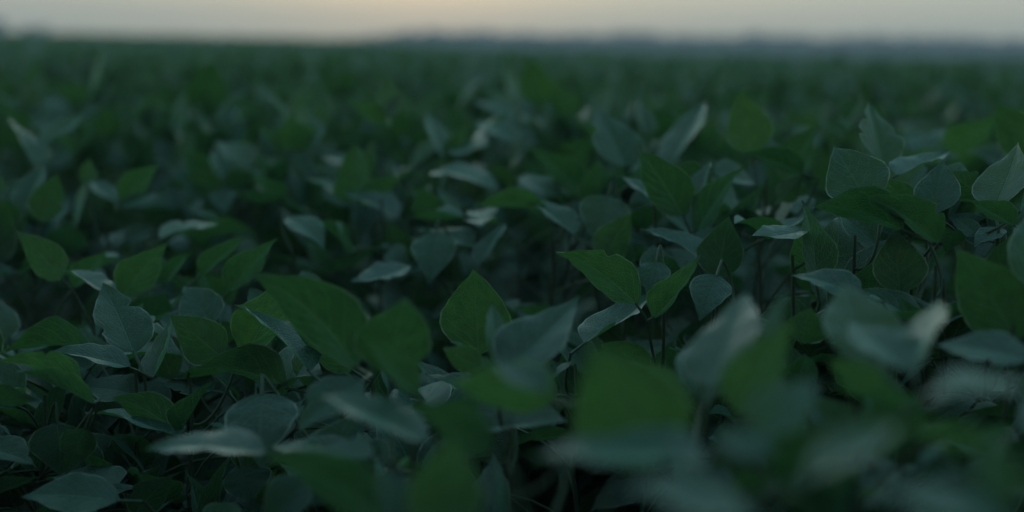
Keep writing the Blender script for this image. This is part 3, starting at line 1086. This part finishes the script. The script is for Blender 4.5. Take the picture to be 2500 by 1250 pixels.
# ------------------------------------------------------------------ trees on the horizon
def crown_arrays(c, rx, rz, n, rs, leaf):
    """leaf-clump quads through an uneven crown volume"""
    lobes = rs.normal(0, 1, (9, 3)); lobes /= np.linalg.norm(lobes, axis=1)[:, None]
    lobes = lobes * rs.uniform(.3, .72, (9, 1))
    k = rs.randint(0, 9, n)
    d = rs.normal(0, 1, (n, 3)); d /= np.linalg.norm(d, axis=1)[:, None]
    p = lobes[k] + d * (rs.rand(n, 1) ** .4) * rs.uniform(.28, .48, (9, 1))[k]
    P = np.asarray(c) + p * np.array([rx, rx, rz])
    a = rs.normal(0, 1, (n, 3)); a /= np.linalg.norm(a, axis=1)[:, None]
    b = np.cross(a, rs.normal(0, 1, (n, 3))); b /= np.linalg.norm(b, axis=1)[:, None]
    s = leaf * rs.uniform(.6, 1.3, (n, 1))
    v = np.stack([P - a * s, P + b * s * .7, P + a * s, P - b * s * .7], 1).reshape(-1, 3)
    return v, np.arange(n * 4).reshape(-1, 4)


def treeline():
    rs = np.random.RandomState(21)
    V, Fc, off = [], [], 0
    for i in range(420):
        ang = -.18 + .68 * (i + rs.uniform(-.5, .5)) / 420
        d = rs.uniform(240, 280)
        grow = min(1.0, max(.30, (ang + .19) / .13))
        hgt = rs.uniform(3.7, 4.4) * grow * (1 + .26 * min(1, max(0, ang / .25)))
        x, y = ang * d, d
        z = float(terrain(x, y))
        v, f = crown_arrays((x, y, z + hgt * .55), hgt * .50, hgt * .52, 260, rs, .35)
        V.append(v); Fc.append(f + off); off += len(v)
        v, f = tube_arrays([(x, y, z - .3), (x, y, z + hgt * .5)], [.11, .06], 5)
        V.append(v); Fc.append(f + off); off += len(v)
    o = link('treeline', mesh_np('treeline', np.concatenate(V), np.concatenate(Fc), M_TREE, smooth=False))
    tag(o, 'hazy blue band of far trees along the horizon', 'trees', kind='stuff')


treeline()


def tree(px, d, hgt, rx, label, seed):
    rs = np.random.RandomState(seed)
    w = at(px, 110, d)
    x, y = w.x, w.y
    z = float(terrain(x, y)) - .2
    root = link('tree', None); root.location = (x, y, z)
    tag(root, label, 'tree', 'far trees at the left edge of the horizon')
    limbs = [([(0, 0, 0), (.05, 0, hgt * .3), (0, .05, hgt * .7)], [hgt * .03, hgt * .022, hgt * .008])]
    for k in range(5):
        a = rs.uniform(0, 6.28)
        limbs.append(([(0, 0, hgt * (.25 + .08 * k)), (math.cos(a) * rx * .5, math.sin(a) * rx * .5, hgt * (.5 + .07 * k))], [hgt * .012, hgt * .004]))
    link('trunk', tubes_mesh('trunk', limbs, M_BARK, 6), root)
    v, f = crown_arrays((0, 0, hgt * .6), rx, hgt * .42, 1500, rs, hgt * .045)
    link('crown', mesh_np('crown', v, f, M_TREE, smooth=False), root)


tree(-12, 225, 4.6, 2.1, 'tallest dark far tree cut by the left edge', 1)
tree(68, 235, 3.6, 2.0, 'rounded far tree second from the left edge of the horizon', 2)
tree(112, 238, 3.3, 1.8, 'low far tree third from the left edge of the horizon', 3)
tree(255, 240, 2.6, 1.6, 'faint low far tree alone right of the left edge trees', 4)
tree(2490, 215, 3.1, 1.9, 'dark far tree in front of the hazy band at the right edge', 5)

# ------------------------------------------------------------------ haze
def haze():
    x0, x1, y0, y1, z0, z1 = -450, 450, -60, 320, -2.0, 8
    v = np.array([(x, y, z) for z in (z0, z1) for y in (y0, y1) for x in (x0, x1)])
    f = np.array([(0, 2, 3, 1), (4, 5, 7, 6), (0, 1, 5, 4), (2, 6, 7, 3), (0, 4, 6, 2), (1, 3, 7, 5)])
    m = bpy.data.materials.new('haze'); m.use_nodes = True
    m.node_tree.nodes.clear()
    out = m.node_tree.nodes.new('ShaderNodeOutputMaterial')
    pv = m.node_tree.nodes.new('ShaderNodeVolumePrincipled')
    pv.inputs['Color'].default_value = (0.70, 0.82, 0.94, 1)
    pv.inputs['Density'].default_value = 0.0023
    pv.inputs['Anisotropy'].default_value = 0.2
    m.node_tree.links.new(pv.outputs[0], out.inputs['Volume'])
    o = link('haze', mesh_np('haze', v, f, m, smooth=False))
    tag(o, 'thin evening haze hanging over the field', 'haze', kind='stuff')


haze()
